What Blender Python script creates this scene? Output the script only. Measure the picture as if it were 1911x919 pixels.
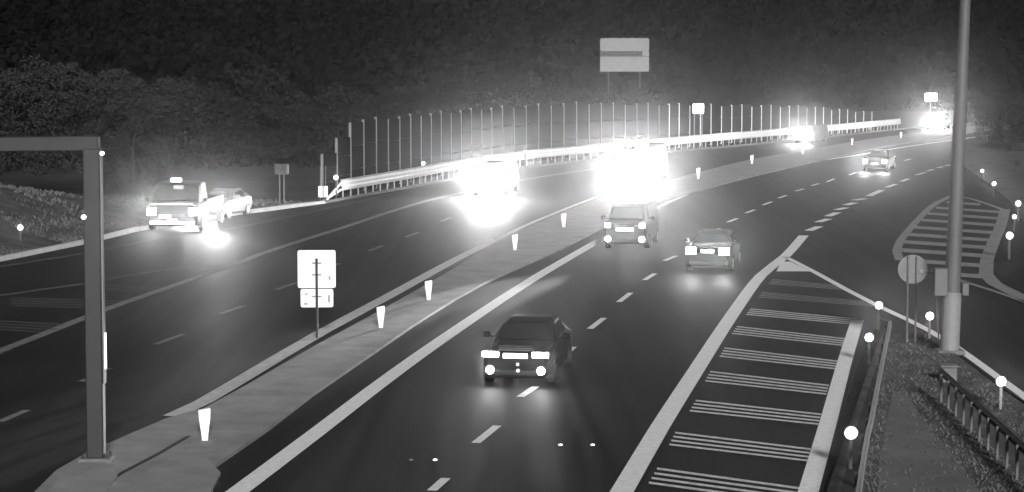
import bpy, math, random
from mathutils import Vector, Matrix
from mathutils.geometry import tessellate_polygon
random.seed(7)
R = math.radians
C = bpy.context.scene.collection
S = bpy.context.scene
for o in list(bpy.data.objects): bpy.data.objects.remove(o)

# ------------------------------------------------------------------ camera, world, sun, exposure
H = 8.5; F = 4000.0; CX, CY = 955.5, 459.5
PITCH = math.atan(359.5 / F)
cam = bpy.data.cameras.new('camera'); camo = bpy.data.objects.new('camera', cam); C.objects.link(camo)
cam.sensor_width = 36; cam.lens = 36 * F / 1911; cam.clip_start = 0.5; cam.clip_end = 4000
camo.location = (0, 0, H); camo.rotation_euler = (math.pi/2 - PITCH, 0, 0)
S.camera = camo
S.view_settings.view_transform = 'Standard'; S.view_settings.look = 'None'
S.view_settings.gamma = 1; S.view_settings.exposure = 0.0
SUN_EL, SUN_STR, SKY_STR = 20, 4.6, 0.006
w = bpy.data.worlds.new('World'); S.world = w; w.use_nodes = True
nt = w.node_tree; bg = nt.nodes['Background']
sky = nt.nodes.new('ShaderNodeTexSky'); sky.sky_type = 'NISHITA'; sky.sun_disc = False
sky.sun_elevation = R(SUN_EL); sky.sun_rotation = R(172)
bw = nt.nodes.new('ShaderNodeRGBToBW')           # the camera is monochrome
nt.links.new(sky.outputs[0], bw.inputs[0]); nt.links.new(bw.outputs[0], bg.inputs[0]); bg.inputs[1].default_value = SKY_STR
sl = bpy.data.lights.new('night_light', 'SUN'); sl.energy = SUN_STR; sl.angle = R(8); sl.color = (1, 1, 1)
so = bpy.data.objects.new('night_light', sl); C.objects.link(so)
az = R(8)                                         # from behind the camera, slightly from the right
so.rotation_euler = Vector((-math.sin(az)*math.cos(R(SUN_EL)), math.cos(az)*math.cos(R(SUN_EL)), -math.sin(R(SUN_EL)))).to_track_quat('-Z', 'Y').to_euler()
so.location = (0, -5, 30)

FW = Vector((0, math.cos(PITCH), -math.sin(PITCH))); UP = Vector((0, math.sin(PITCH), math.cos(PITCH))); RT = Vector((1, 0, 0))
def G(x, y, z=0.0):
    "point of the photograph -> place on the level plane at height z"
    d = FW*F + RT*(x-CX) - UP*(y-CY)
    t = (z-H)/d.z
    return Vector((d.x*t, d.y*t, z))
def at_depth(x, y, Y):
    d = FW*F + RT*(x-CX) - UP*(y-CY); t = Y/d.y
    return Vector((d.x*t, Y, H+d.z*t))

# ------------------------------------------------------------------ materials
M = {}
def mat(name, v, rough=.7, metal=0, emit=0, var=.0, scale=3.0, bump=0.0, bscale=40, coat=0, spec=.5):
    m = bpy.data.materials.new(name); m.use_nodes = True; n = m.node_tree.nodes; L = m.node_tree.links
    b = n['Principled BSDF']; b.inputs['Base Color'].default_value = (v, v, v, 1)
    b.inputs['Roughness'].default_value = rough; b.inputs['Metallic'].default_value = metal
    b.inputs['Specular IOR Level'].default_value = spec
    if coat: b.inputs['Coat Weight'].default_value = coat; b.inputs['Coat Roughness'].default_value = .05
    if emit:
        b.inputs['Emission Color'].default_value = (1, 1, 1, 1); b.inputs['Emission Strength'].default_value = emit
    tc = n.new('ShaderNodeTexCoord')
    if var:
        nz = n.new('ShaderNodeTexNoise'); nz.inputs['Scale'].default_value = scale; nz.inputs['Detail'].default_value = 8; nz.inputs['Roughness'].default_value = .65
        L.new(tc.outputs['Object'], nz.inputs['Vector'])
        mr = n.new('ShaderNodeMapRange'); mr.inputs['From Min'].default_value = .3; mr.inputs['From Max'].default_value = .7
        mr.inputs['To Min'].default_value = v*(1-var); mr.inputs['To Max'].default_value = v*(1+var)
        L.new(nz.outputs[0], mr.inputs['Value']); cc = n.new('ShaderNodeCombineColor')
        for i in range(3): L.new(mr.outputs[0], cc.inputs[i])
        L.new(cc.outputs[0], b.inputs['Base Color'])
    if bump:
        nb = n.new('ShaderNodeTexNoise'); nb.inputs['Scale'].default_value = bscale; nb.inputs['Detail'].default_value = 5
        L.new(tc.outputs['Object'], nb.inputs['Vector'])
        bp = n.new('ShaderNodeBump'); bp.inputs['Strength'].default_value = bump; bp.inputs['Distance'].default_value = .02
        L.new(nb.outputs[0], bp.inputs['Height']); L.new(bp.outputs[0], b.inputs['Normal'])
    M[name] = m
    return m
def road_mat(name, v, rough):
    m = mat(name, v, rough, spec=.16)
    n = m.node_tree.nodes; L = m.node_tree.links; b = n['Principled BSDF']; tc = n.new('ShaderNodeTexCoord')
    def noise(scale, sx=1, sy=1, det=6, rot=0):
        mp = n.new('ShaderNodeMapping'); mp.inputs['Scale'].default_value = (sx, sy, 1); mp.inputs['Rotation'].default_value = (0, 0, rot)
        L.new(tc.outputs['Object'], mp.inputs[0])
        z = n.new('ShaderNodeTexNoise'); z.inputs['Scale'].default_value = scale; z.inputs['Detail'].default_value = det
        L.new(mp.outputs[0], z.inputs['Vector']); return z.outputs[0]
    def mth(op, a, c):
        q = n.new('ShaderNodeMath'); q.operation = op
        for i, s in enumerate((a, c)):
            if isinstance(s, (int, float)): q.inputs[i].default_value = s
            else: L.new(s, q.inputs[i])
        return q.outputs[0]
    big = noise(.12); streak = noise(1.0, 1.6, .03, 4, R(9)); fine = noise(60, det=3)
    s = mth('ADD', mth('MULTIPLY', big, 1.0), mth('ADD', mth('MULTIPLY', streak, 1.1), mth('MULTIPLY', fine, .6)))
    val = mth('MULTIPLY', mth('ADD', s, -.35), v)
    cc = n.new('ShaderNodeCombineColor')
    for i in range(3): L.new(val, cc.inputs[i])
    L.new(cc.outputs[0], b.inputs['Base Color'])
    L.new(mth('ADD', mth('MULTIPLY', streak, .22), rough-.11), b.inputs['Roughness'])
    bp = n.new('ShaderNodeBump'); bp.inputs['Strength'].default_value = .35; bp.inputs['Distance'].default_value = .01
    L.new(noise(90, det=2), bp.inputs['Height']); L.new(bp.outputs[0], b.inputs['Normal'])
road_mat('asphalt', .02, .62)
mat('paint_white', .82, .6, var=.16, scale=7, bump=.3, spec=.05)
mat('paint_dashed', .78, .6, var=.1, scale=4, spec=.05)
mat('paint_worn', .19, .7, var=.35, scale=2.5, spec=.05)
mat('paint_median', .5, .7, var=.2, scale=3, spec=.05)
mat('paint_faint', .11, .7, var=.3, scale=2.5, spec=.05)
mat('hatch_paint', .6, .6, var=.35, scale=6, spec=.05)
mat('hatch_island', .24, .7, var=.25, scale=2, spec=.05)
mat('median_gravel', .26, .9, var=.22, scale=.9, bump=.8, bscale=25, spec=.05)
mat('apron_concrete', .27, .9, var=.16, scale=1.2, bump=.4, spec=.05)
mat('verge_ground', .09, .95, var=.4, scale=.8, bump=1, bscale=12, spec=.05)
mat('verge_light', .14, .95, var=.25, scale=.5, bump=1, bscale=12, spec=.05)
mat('ground_dark', .04, .95, var=.4, scale=.15, bump=1, bscale=3, spec=.05)
mat('bank_grass', .075, .95, var=.55, scale=.9, bump=1, bscale=4, spec=.05)
mat('grass_blade', .1, .9, var=.3, scale=2, spec=.05)
mat('kerb_concrete', .5, .8, var=.15, scale=2)
mat('concrete', .14, .85, var=.2, scale=3, bump=.4)
mat('galvanised', .5, .45, .3, var=.15, scale=6)
mat('rail_white', .9, .4, .0, var=.1, scale=2)
mat('steel_dark', .05, .55, .3, var=.2, scale=5)
mat('steel_grey', .03, .6, .2, var=.12, scale=2)
mat('pole_grey', .1, .6, .1, var=.1, scale=3)
mat('box_grey', .2, .6, 0, var=.1, scale=4)
mat('reflective_white', .92, .4)
mat('sign_plate', .2, .5, var=.12, scale=1.2)
mat('sign_back', .85, .5, var=.08, scale=2.2)
mat('sign_grey', .15, .6, var=.15, scale=2)
mat('sign_dark', .05, .6, var=.7, scale=3)
mat('smudge', .3, .7)
mat('lamp', .9, .3, emit=60)
mat('soft_glow', .9, .3, emit=9)  # also on number plates, whose bright return is put in as glow
mat('marker_glow', .9, .3, emit=9)  # retroreflective discs, bright return put in as emission
mat('reflector', .9, .3, emit=3)  # retroreflection put in as emission
mat('barrier_post', .22, .5, .1, var=.15, scale=2)
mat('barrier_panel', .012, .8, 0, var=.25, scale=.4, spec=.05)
mat('barrier_panel_lit', .04, .8, 0, var=.25, scale=.6, spec=.05)  # glare on the right-hand panels put into the colour
mat('paint_black', .01, .35, .1, coat=.3, spec=.3)
mat('paint_grey', .09, .3, .3, coat=1)
mat('paint_silver', .2, .3, .4, coat=1)
mat('glass', .01, .08, 0, spec=.8)
mat('plate_white', .9, .4, emit=.35)  # bright return of plates and emblem put in as faint emission
mat('tyre', .015, .8)
mat('rim', .25, .35, .8)
mat('trim', .015, .5)
mat('bark', .02, .9, var=.3, scale=4, bump=1, spec=.05)
mat('leaf', .016, .8, var=.4, scale=.5, spec=.05)
mat('leaf_pale', .03, .8, var=.12, scale=.5, spec=.05)
mat('leaf_dark', .0062, .8, var=.75, scale=.035, spec=.05)
mat('hill_soil', .012, .95, var=.6, scale=.03, spec=.05)

# ------------------------------------------------------------------ mesh helper
class MB:
    def __init__(s): s.v = []; s.f = []; s.smooth = False
    def add(s, vs, fs):
        n = len(s.v); s.v += [tuple(p) for p in vs]; s.f += [tuple(i+n for i in f) for f in fs]; return s
    def box(s, x0, x1, y0, y1, z0, z1, mtx=None, ch=0):
        if ch:
            c = ch; vs = []
            for z, k in ((z0, c), (z0+c, 0), (z1-c, 0), (z1, c)):
                for px, py in ((x0+k+c*0, y0+c), (x0+c, y0+k), (x1-c, y0+k), (x1-k, y0+c), (x1-k, y1-c), (x1-c, y1-k), (x0+c, y1-k), (x0+k, y1-c)):
                    vs.append(Vector((px, py, z)))
            fs = [tuple(range(7, -1, -1)), tuple(range(24, 32))]
            for r in range(3):
                for i in range(8): j = (i+1) % 8; fs.append((r*8+i, r*8+j, r*8+8+j, r*8+8+i))
        else:
            vs = [Vector(p) for p in ((x0,y0,z0),(x1,y0,z0),(x1,y1,z0),(x0,y1,z0),(x0,y0,z1),(x1,y0,z1),(x1,y1,z1),(x0,y1,z1))]
            fs = [(0,3,2,1),(4,5,6,7),(0,1,5,4),(1,2,6,5),(2,3,7,6),(3,0,4,7)]
        if mtx: vs = [mtx @ v for v in vs]
        return s.add(vs, fs)
    def tube(s, a, b, r0, r1=None, n=10, cap=True):
        a = Vector(a); b = Vector(b); r1 = r0 if r1 is None else r1
        d = (b-a).normalized(); u = d.orthogonal().normalized(); v = d.cross(u)
        vs = []
        for p, r in ((a, r0), (b, r1)):
            for i in range(n):
                t = 2*math.pi*i/n; vs.append(p + u*math.cos(t)*r + v*math.sin(t)*r)
        fs = [(i, (i+1) % n, n+(i+1) % n, n+i) for i in range(n)]
        if cap: fs += [tuple(range(n-1, -1, -1)), tuple(range(n, 2*n))]
        return s.add(vs, fs)
    def sweep(s, path, prof, closed=True):
        "prof: list of (side, up) swept along a level path"
        n = len(prof); vs = []
        for i, p in enumerate(path):
            a = path[max(i-1, 0)]; b = path[min(i+1, len(path)-1)]
            t = (b-a); t.z = 0; t.normalize(); sd = Vector((t.y, -t.x, 0))
            for q in prof: vs.append(Vector((p.x, p.y, p.z)) + sd*q[0] + Vector((0, 0, q[1])))
        fs = []
        for i in range(len(path)-1):
            for j in range(n if closed else n-1):
                k = (j+1) % n; fs.append((i*n+j, i*n+k, i*n+n+k, i*n+n+j))
        if closed: fs += [tuple(range(n-1, -1, -1)), tuple(range(len(path)*n-n, len(path)*n))]
        return s.add(vs, fs)
    def slab(s, poly, z0, z1):
        tr = tessellate_polygon([[Vector((p.x, p.y, 0)) for p in poly]]); n = len(poly)
        top = [Vector((p.x, p.y, z1)) for p in poly]; fs = []
        for t in tr:
            a, b, c = (top[i] for i in t)
            fs.append(tuple(t) if (b-a).cross(c-a).z > 0 else tuple(reversed(t)))
        s.add(top, fs)
        if z0 is not None:
            bot = [Vector((p.x, p.y, z0)) for p in poly]
            s.add(top+bot, [(i, (i+1) % n, n+(i+1) % n, n+i) for i in range(n)])
        return s
    def build(s, name, m, parent=None, loc=None):
        me = bpy.data.meshes.new(name); me.from_pydata(s.v, [], s.f); me.materials.append(M[m]); me.update()
        if s.smooth:
            for p in me.polygons: p.use_smooth = True
        o = bpy.data.objects.new(name, me); C.objects.link(o)
        if parent: o.parent = parent
        if loc is not None: o.location = loc
        return o
def tag(o, label=None, cat=None, group=None, kind=None):
    if label: o['label'] = label
    if cat: o['category'] = cat
    if group: o['group'] = group
    if kind: o['kind'] = kind
    return o
def empty(name, loc, rz=0, **k):
    o = bpy.data.objects.new(name, None); C.objects.link(o); o.location = loc; o.rotation_euler = (0, 0, rz); o.empty_display_size = .3
    tag(o, **k); return o
def copy_tree(o, parent=None):
    c = o.copy(); C.objects.link(c); c.parent = parent
    for ch in [x for x in bpy.data.objects if x.parent == o]: copy_tree(ch, c)
    return c
def part(src, name, parent, loc=(0, 0, 0), rz=0, scale=None):
    c = bpy.data.objects.new(name, src); C.objects.link(c); c.parent = parent; c.location = loc; c.rotation_euler = (0, 0, rz)
    if scale: c.scale = scale
    return c
def mesh_of(mb, name, m):
    me = bpy.data.meshes.new(name); me.from_pydata(mb.v, [], mb.f); me.materials.append(M[m]); me.update()
    if mb.smooth:
        for p in me.polygons: p.use_smooth = True
    return me
def resample(pts, step):
    "smooth (Catmull-Rom) resampling of a list of ground points"
    out = []
    P = [pts[0]*2-pts[1]] + list(pts) + [pts[-1]*2-pts[-2]]
    for i in range(1, len(P)-2):
        a, b, c, d = P[i-1:i+3]; k = max(1, int((c-b).length/step))
        for j in range(k):
            t = j/k
            out.append(.5*((2*b)+(c-a)*t+(2*a-5*b+4*c-d)*t*t+(3*b-a-3*c+d)*t**3))
    out.append(pts[-1].copy()); return out
def arc_points(path, step, start=0.0):
    "points and headings every step metres along a path"
    out = []; acc = -start
    for a, b in zip(path, path[1:]):
        L = (b-a).length; pos = -acc if acc < 0 else (step-acc)
        t = pos
        while t < L:
            out.append((a.lerp(b, t/L), math.atan2(b.y-a.y, b.x-a.x))); t += step
        acc = (L-(t-step))
        if acc < 0: acc = acc
    return out
def px(pts, z=0): return [G(x, y, z) for x, y in pts]
def cut(a, b, n): return [a.lerp(b, i/n) for i in range(n+1)]

# ------------------------------------------------------------------ ground and roads
g = MB(); g.box(-900, 1100, -60, 1300, -3, -.06); g.build('ground', 'ground_dark')['kind'] = 'structure'

far_edge = [(-900,660),(-300,552),(0,489),(170,454),(250,434),(440,403),(600,381),(660,370),(753,354),(880,330),(1000,312),(1240,287),(1300,281),(1480,264),(1680,243),(1911,226),(2300,205)]
med_far = [(40,960),(60,930),(105,885),(165,850),(310,787),(380,768),(450,730),(590,649),(720,578),(850,503),(930,452),(1000,420),(1120,372),(1200,352),(1303,324),(1400,300),(1500,282),(1600,265),(1700,251),(1911,229),(2300,207)]
med_near = [(395,960),(398,919),(405,872),(500,806),(585,740),(676,677),(770,612),(900,534),(1050,466),(1120,430),(1240,378),(1400,332),(1600,286),(1700,267),(1911,238),(2300,212)]
right_far = [(1911,262),(2300,232)]
fe = resample(px(far_edge), 6); mf = resample(px(med_far), 4); mn = resample(px(med_near), 4)

road = empty('road', (0, 0, 0)); road['kind'] = 'structure'
mb = MB(); mb.slab(fe + list(reversed(mf)) + [G(0, 960), G(-700, 1000)], -.05, 0)
mb.build('carriageway', 'asphalt', road)
right_edge = px([(1500,990),(1520,919),(1560,800),(1600,690),(1630,615),(1640,592),(1735,622),(1772,648),(1868,722),(1911,750),(2100,860)])
exit_far = px([(2300,330),(2050,330),(1911,420),(1885,380),(1850,350),(1815,325),(1790,305),(1790,285),(1911,268),(2300,235)])
mb = MB(); mb.slab(list(reversed(mn)) + [G(390, 1000)] + right_edge + [G(2300, 900)] + exit_far, -.05, .0)
mb.build('carriageway', 'asphalt', road)

def line(pts, width, m='paint_white', name='edge_line', parent=None, step=3, z=.006, smooth=True):
    p = px(pts); p = resample(p, step) if smooth and len(p) > 2 else p
    mb = MB(); h = width/2
    mb.sweep(p, [(-h, z), (h, z), (h, z-.003), (-h, z-.003)])
    return mb.build(name, m, parent or road)
# right carriageway
line([(425,930),(445,917),(590,808),(740,694),(870,603),(1000,518),(1120,448)], .46)
line([(1120,448),(1218,392),(1290,360),(1380,332),(1480,308),(1600,290),(1700,273),(1911,244)], .3, 'paint_white')
line([(1140,945),(1160,919),(1230,800),(1300,690),(1365,590),(1420,515),(1466,478),(1500,440)], .46)
line([(1466,480),(1520,508),(1580,541),(1640,572),(1700,600),(1735,618),(1780,645),(1870,710),(1911,740),(2050,850)], .26)
mb = MB(); mb.slab(px([(1458,488),(1475,489),(1512,507),(1449,507)]), None, .005); mb.build('gore_tip', 'paint_white', road)
line([(1600,598),(1575,680),(1548,780),(1505,930)], .4, 'paint_white')
D = [((806,916),(832,893)),((888,827),(928,795)),((971,741),(1000,722)),((1045,671),(1070,648)),((1101,614),(1127,594)),((1155,564),(1177,547)),((1203,523),(1222,511)),
     ((1240,487),(1262,478)),((1290,456),(1306,447)),((1330,431),(1343,427)),((1358,415),(1376,408)),((1392,398),(1408,392)),((1424,383),(1440,377)),((1453,370),(1468,365)),((1485,357),(1500,353)),((1515,347),(1528,343)),((1543,340),(1557,334)),((1585,327),(1598,322)),((1640,310),(1652,307)),((1688,300),(1700,297))]
for a, b in D: line([a, b], .2, 'paint_dashed', 'lane_dash')
E = [((1509,431),(1529,423)),((1526,415),(1546,409)),((1545,404),(1563,397)),((1561,392),(1579,388)),((1578,383),(1595,379)),((1594,374),(1615,371)),((1622,366),(1646,355)),((1655,350),(1672,344)),((1682,339),(1696,334)),((1710,327),(1727,322)),((1730,320),(1742,316)),((1749,314),(1760,311)),((1764,310),(1774,308)),((1785,305),(1800,302))]
for i, (a, b) in enumerate(E): line([a, b], .42 if i < 7 else .3, 'paint_dashed' if i < 5 else 'hatch_paint', 'exit_dash')
HS = [((1226,875),(1500,913),(-5,8.8),(-2.5,8.8)),((1260,808),(1513,839),(-3.6,7.3),(-2,7)),((1298,748),(1533,774),(-3.6,6.3),(-2,6)),((1325,694),(1547,720),(-3,5.7),(-1.6,5.3)),
      ((1352,650),(1565,675),(-3,5),(-1.5,4.6)),((1375,610),(1580,633),(-3,4.2),(-1.3,4.1)),((1400,577),(1600,596),(-2.5,3.4),(-1,3.2)),((1422,546),(1612,563),(-2,2.9),(6,2.9)),((1441,522),(1558,533),(-2,2.6),(6,2.6))]
for i, (a, b, da, db) in enumerate(HS):
    for k in range(4):
        p, q = (a[0]+da[0]*k, a[1]+da[1]*k), (b[0]+db[0]*k, b[1]+db[1]*k)
        th = .46*da[1]
        mb = MB(); mb.slab(px([(p[0], p[1]-th/2), (q[0], q[1]-th/2), (q[0], q[1]+th/2), (p[0], p[1]+th/2)]), None, .004)
        mb.build('hatch_stripe', 'hatch_paint' if i < 7 else 'hatch_island', road)
# right island between slip roads
line([(1776,366),(1750,378),(1730,393),(1700,425),(1680,450),(1673,468),(1679,486)], .38, 'hatch_island')
line([(1790,367),(1815,372),(1845,382),(1876,393)], .3, 'hatch_island')
line([(1876,391),(1868,420),(1855,450),(1842,485),(1840,512),(1856,530),(1911,557),(2000,600)], .55, 'hatch_island')
line([(1750,512),(1795,525),(1850,542),(1911,563),(2000,604)], .22, 'hatch_island')
lc = [(366,1776),(378,1750),(393,1730),(425,1700),(450,1680),(468,1673),(486,1676),(488,1728),(520,1745)]
rc = [(391,1876),(420,1868),(450,1855),(485,1842),(512,1839),(530,1850)]
def interp(t, y):
    for (y0, x0), (y1, x1) in zip(t, t[1:]):
        if y0 <= y <= y1: return x0+(x1-x0)*(y-y0)/(y1-y0)
    return t[0][1] if y < t[0][0] else t[-1][1]
for yc, th in ((378,4),(389.5,4.2),(401.5,4.6),(414.4,5),(428.8,5.4),(443,5.8),(457.5,6.2),(473.2,6.8),(491.8,7.2),(512,7.5)):
    xl = interp(lc, yc-6)+4; xr = interp(rc, yc+8)-4
    if yc < 385: xr = 1830
    mb = MB(); sl_ = .07
    f = lambda x: yc+(x-1770)*sl_
    mb.slab(px([(xl, f(xl)-th/2), (xr, f(xr)-th/2), (xr, f(xr)+th/2), (xl, f(xl)+th/2)]), None, .004); mb.build('hatch_stripe', 'hatch_island', road)
# left carriageway
line([(322,777),(380,750),(450,709),(590,626),(720,556),(852,484),(929,446.5)], .48, 'paint_median').location.y = 0
line([(930,446),(1000,413),(1120,366),(1200,344)], .3, 'paint_median')
line([(-300,760),(0,655),(205,575),(325,533),(440,493),(480,477),(560,450),(640,425),(740,392),(830,367),(1000,332),(1240,298)], .38, 'paint_worn')
line([(-300,600),(0,552),(167,528),(223,517),(300,505),(380,497),(436,494)], .26, 'paint_faint')
line([(-300,545),(0,498),(167,471),(262,452),(350,440),(480,417),(637,384),(750,358),(880,335),(1000,317),(1240,291)], .22, 'paint_faint')
for a, b in [((-80,822),(-30,800)),((0,787),(50,766)),((153,712),(162,708)),((188,691),(206,688)),((290,643),(342,624)),((412,586),(455,571)),((515,541),(553,528)),((605,503),(634,492)),((688,469),(714,459)),((757,443),(781,434)),((822,414),(842,406)),((880,393),(898,386))]:
    line([a, b], .2, 'paint_worn', 'lane_dash')
for a, b, n, dy in (((-200,588),(112,606),4,5.2), ((20,557),(240,563),4,4.6), ((175,531),(300,537),4,3.4), ((-200,640),(20,655),4,6)):
    for k in range(n):
        p = (a[0], a[1]+dy*k); q = (b[0]-k*11, b[1]+dy*k*.9); th = dy*.32
        mb = MB(); mb.slab(px([(p[0], p[1]-th/2), (q[0], q[1]-th/2), (q[0], q[1]+th/2), (p[0], p[1]+th/2)]), None, .004); mb.build('hatch_stripe', 'paint_faint', road)

# median strip: gravel strip with kerb, concrete apron
ms = empty('median_strip', (0, 0, 0)); ms['kind'] = 'structure'
mb = MB(); mb.slab([p for p in mf] + list(reversed(mn)), -.05, .08); mb.build('gravel_surface', 'median_gravel', ms)
mb = MB(); mb.slab(px([(215,960),(230,915),(270,884),(355,838),(372,838),(392,862),(412,884),(394,919),(388,960)], .1), .06, .12); mb.build('concrete_apron', 'apron_concrete', ms)
mb = MB(); mb.slab(px([(60,958),(90,925),(112,884),(165,856),(210,868),(220,890),(190,925),(170,958)], .1), .06, .11); mb.build('concrete_apron', 'apron_concrete', ms)
mb = MB(); mb.sweep(resample(px([(190,915),(230,890),(300,853),(352,822)]), 1), [(-.05, .085), (.05, .085), (.05, .095), (-.05, .095)]); mb.build('drain_slot', 'steel_dark', ms)
# verge on the right with worn light patch
vg = empty('verge', (0, 0, 0)); vg['kind'] = 'structure'
mb = MB(); mb.slab(px([(1525,990),(1545,919),(1585,800),(1622,690),(1650,618),(1668,606),(1735,628),(1768,654),(1862,728),(1911,762),(2100,900),(2100,1000)]), -.05, .09); mb.build('verge_surface', 'verge_ground', vg)
mb = MB(); mb.slab(px([(1630,1000),(1640,880),(1650,820),(1665,740),(1690,735),(1712,775),(1745,820),(1790,870),(1830,930),(1860,1000)]), .08, .1); mb.build('bare_patch', 'verge_light', vg)
mb = MB(); mb.slab(px([(1550,990),(1570,919),(1600,800),(1632,700),(1655,640),(1660,640),(1650,700),(1628,800),(1608,919),(1600,990)]), .08, .094); mb.build('gravel_margin', 'ground_dark', vg)
# far right roadside ground beyond the slip road
mb = MB(); mb.slab(exit_far[1:-1][::-1] + px([(2200,300),(2200,420)]), -.05, .1); mb.build('roadside_ground', 'verge_ground')['kind'] = 'structure'

# kerb along the far side of the left carriageway
kb = resample(px([(-600,605),(-300,549),(0,486),(170,451),(250,431),(440,400),(540,387),(604,380)]), 3)
mb = MB(); mb.sweep(kb, [(-.14, -.05), (.14, -.05), (.11, .15), (-.11, .15)]); k_ = mb.build('kerb', 'kerb_concrete'); k_['kind'] = 'structure'
kb2 = resample(px([(604,380),(660,369),(753,353),(880,329),(1000,311),(1240,286),(1300,280),(1480,263),(1680,242),(1800,233)]), 3)
mb = MB(); mb.sweep(kb2, [(-.12, -.05), (.12, -.05), (.1, .13), (-.1, .13)]); mb.build('kerb', 'concrete')['kind'] = 'structure'

# embankment
def sm(t): t = max(0, min(1, t)); return t*t*(3-2*t)
def bank_h(u, v):
    a = 1-sm((u-.55)/.45); r = sm(v/9)*2.6 + sm((v-6)/30)*1.8
    return .05+r*a
kk = kb[:]; n = len(kk); mb = MB(); vs = []; NV = 26
for i, p in enumerate(kk):
    a = kk[max(i-1, 0)]; b = kk[min(i+1, n-1)]; t = (b-a).normalized(); sd = Vector((-t.y, t.x, 0))
    for j in range(NV):
        v = .14 + j**1.35*.65
        q = p + sd*v; q.z = bank_h(i/(n-1), v) + (math.sin(i*1.7+j)*math.cos(j*1.3-i*.6))*.10*min(1, v/2) - .02
        vs.append(q)
mb.add(vs, [(i*NV+j, i*NV+NV+j, i*NV+NV+j+1, i*NV+j+1) for i in range(n-1) for j in range(NV-1)]); mb.smooth = True
mb.build('embankment', 'bank_grass')['kind'] = 'structure'
mb = MB()
for _ in range(16000):                        # rough grass on the bank
    i = random.randrange(n-1); f = random.random(); u = (i+f)/(n-1); v = .3+random.random()**1.3*14
    a, b = kk[i], kk[i+1]; t = (b-a).normalized(); p = a.lerp(b, f)+Vector((-t.y, t.x, 0))*v; p.z = bank_h(u, v)-.05
    if math.sin(p.x*.7+p.y*.35)+math.sin(p.x*.23-p.y*.9) < -.3: continue
    h = random.uniform(.08, .24); w_ = .06; an = random.random()*3.14; dx, dy = math.cos(an)*w_, math.sin(an)*w_; lx, ly = random.uniform(-.15,.15), random.uniform(-.1,.1)
    mb.add([(p.x-dx, p.y-dy, p.z), (p.x+dx, p.y+dy, p.z), (p.x+lx, p.y+ly, p.z+h)], [(0, 1, 2)])
tag(mb.build('rough_grass', 'grass_blade'), 'rough pale grass on the embankment beside the left carriageway', 'grass', kind='stuff')
mb = MB()
vb = px([(1670,640),(1735,645),(1765,670),(1855,745),(1911,790)])
for _ in range(9000):
    x = random.uniform(1560, 1930); y = random.uniform(625, 960)
    if x < 1663-(y-603)*.18: continue
    if x > 1735 and y < 650+(x-1768)*.85: continue
    if x > 1750 and abs(y-(715+(x-1757)*.92)) < 34: continue
    if 1655 < x < 1640+(y-720)*.95 and y > 735 and random.random() < .85: continue
    p = G(x, y, .09); h = random.uniform(.02, .09); w_ = .025; an = random.random()*3.14; dx, dy = math.cos(an)*w_, math.sin(an)*w_; lx, ly = random.uniform(-.08,.08), random.uniform(-.06,.06)
    mb.add([(p.x-dx, p.y-dy, p.z), (p.x+dx, p.y+dy, p.z), (p.x+lx, p.y+ly, p.z+h)], [(0, 1, 2)])
tag(mb.build('verge_grass', 'grass_blade'), 'short sparse grass on the verge around the tall pole', 'grass', kind='stuff')

# hill behind everything, with far wood
def hill_h(x, y):
    d = sm((y-330-max(0, x-60)*.35)/420)
    left = .62+.38*sm((x+70)/150)
    return (d*52*left + 3.0*math.sin(x*.031+1)*d + 2.5*math.sin(y*.027+x*.012)*d + 1.3*math.sin(x*.09+y*.05)*d) - .06
mb = MB(); vs = []; NX, NY = 90, 50
for j in range(NY):
    for i in range(NX):
        x = -420+i*11; y = 320+j*13; vs.append((x, y, hill_h(x, y)))
mb.add(vs, [(j*NX+i, j*NX+i+1, j*NX+NX+i+1, j*NX+NX+i) for j in range(NY-1) for i in range(NX-1)]); mb.smooth = True
mb.build('hill', 'hill_soil')['kind'] = 'structure'
mb = MB()
def leafq(mb, p, s, rnd=random):
    a = Vector((rnd.gauss(0, 1), rnd.gauss(0, 1), rnd.gauss(0, 1))).normalized(); b = a.orthogonal().normalized(); c = a.cross(b)
    b = b*s; c = c*s*.7
    mb.add([p-b, p+c, p+b, p-c], [(0, 1, 2, 3)])
for _ in range(1900):
    y = 325+random.random()**1.4*480; x = random.uniform(-.30, .34)*y
    z = hill_h(x, y); h = random.uniform(6, 11); rr = h*random.uniform(.3, .45)
    for _ in range(46):
        d = Vector((random.gauss(0, 1), random.gauss(0, 1), random.gauss(0, 1))).normalized()*random.uniform(.7, 1)
        leafq(mb, Vector((x+d.x*rr, y+d.y*rr, z+h*.55+d.z*h*.45)), random.uniform(.5, 1.1))
tag(mb.build('far_wood', 'leaf_dark'), 'dark wood covering the hillside behind the motorway', 'wood', kind='stuff')

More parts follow.
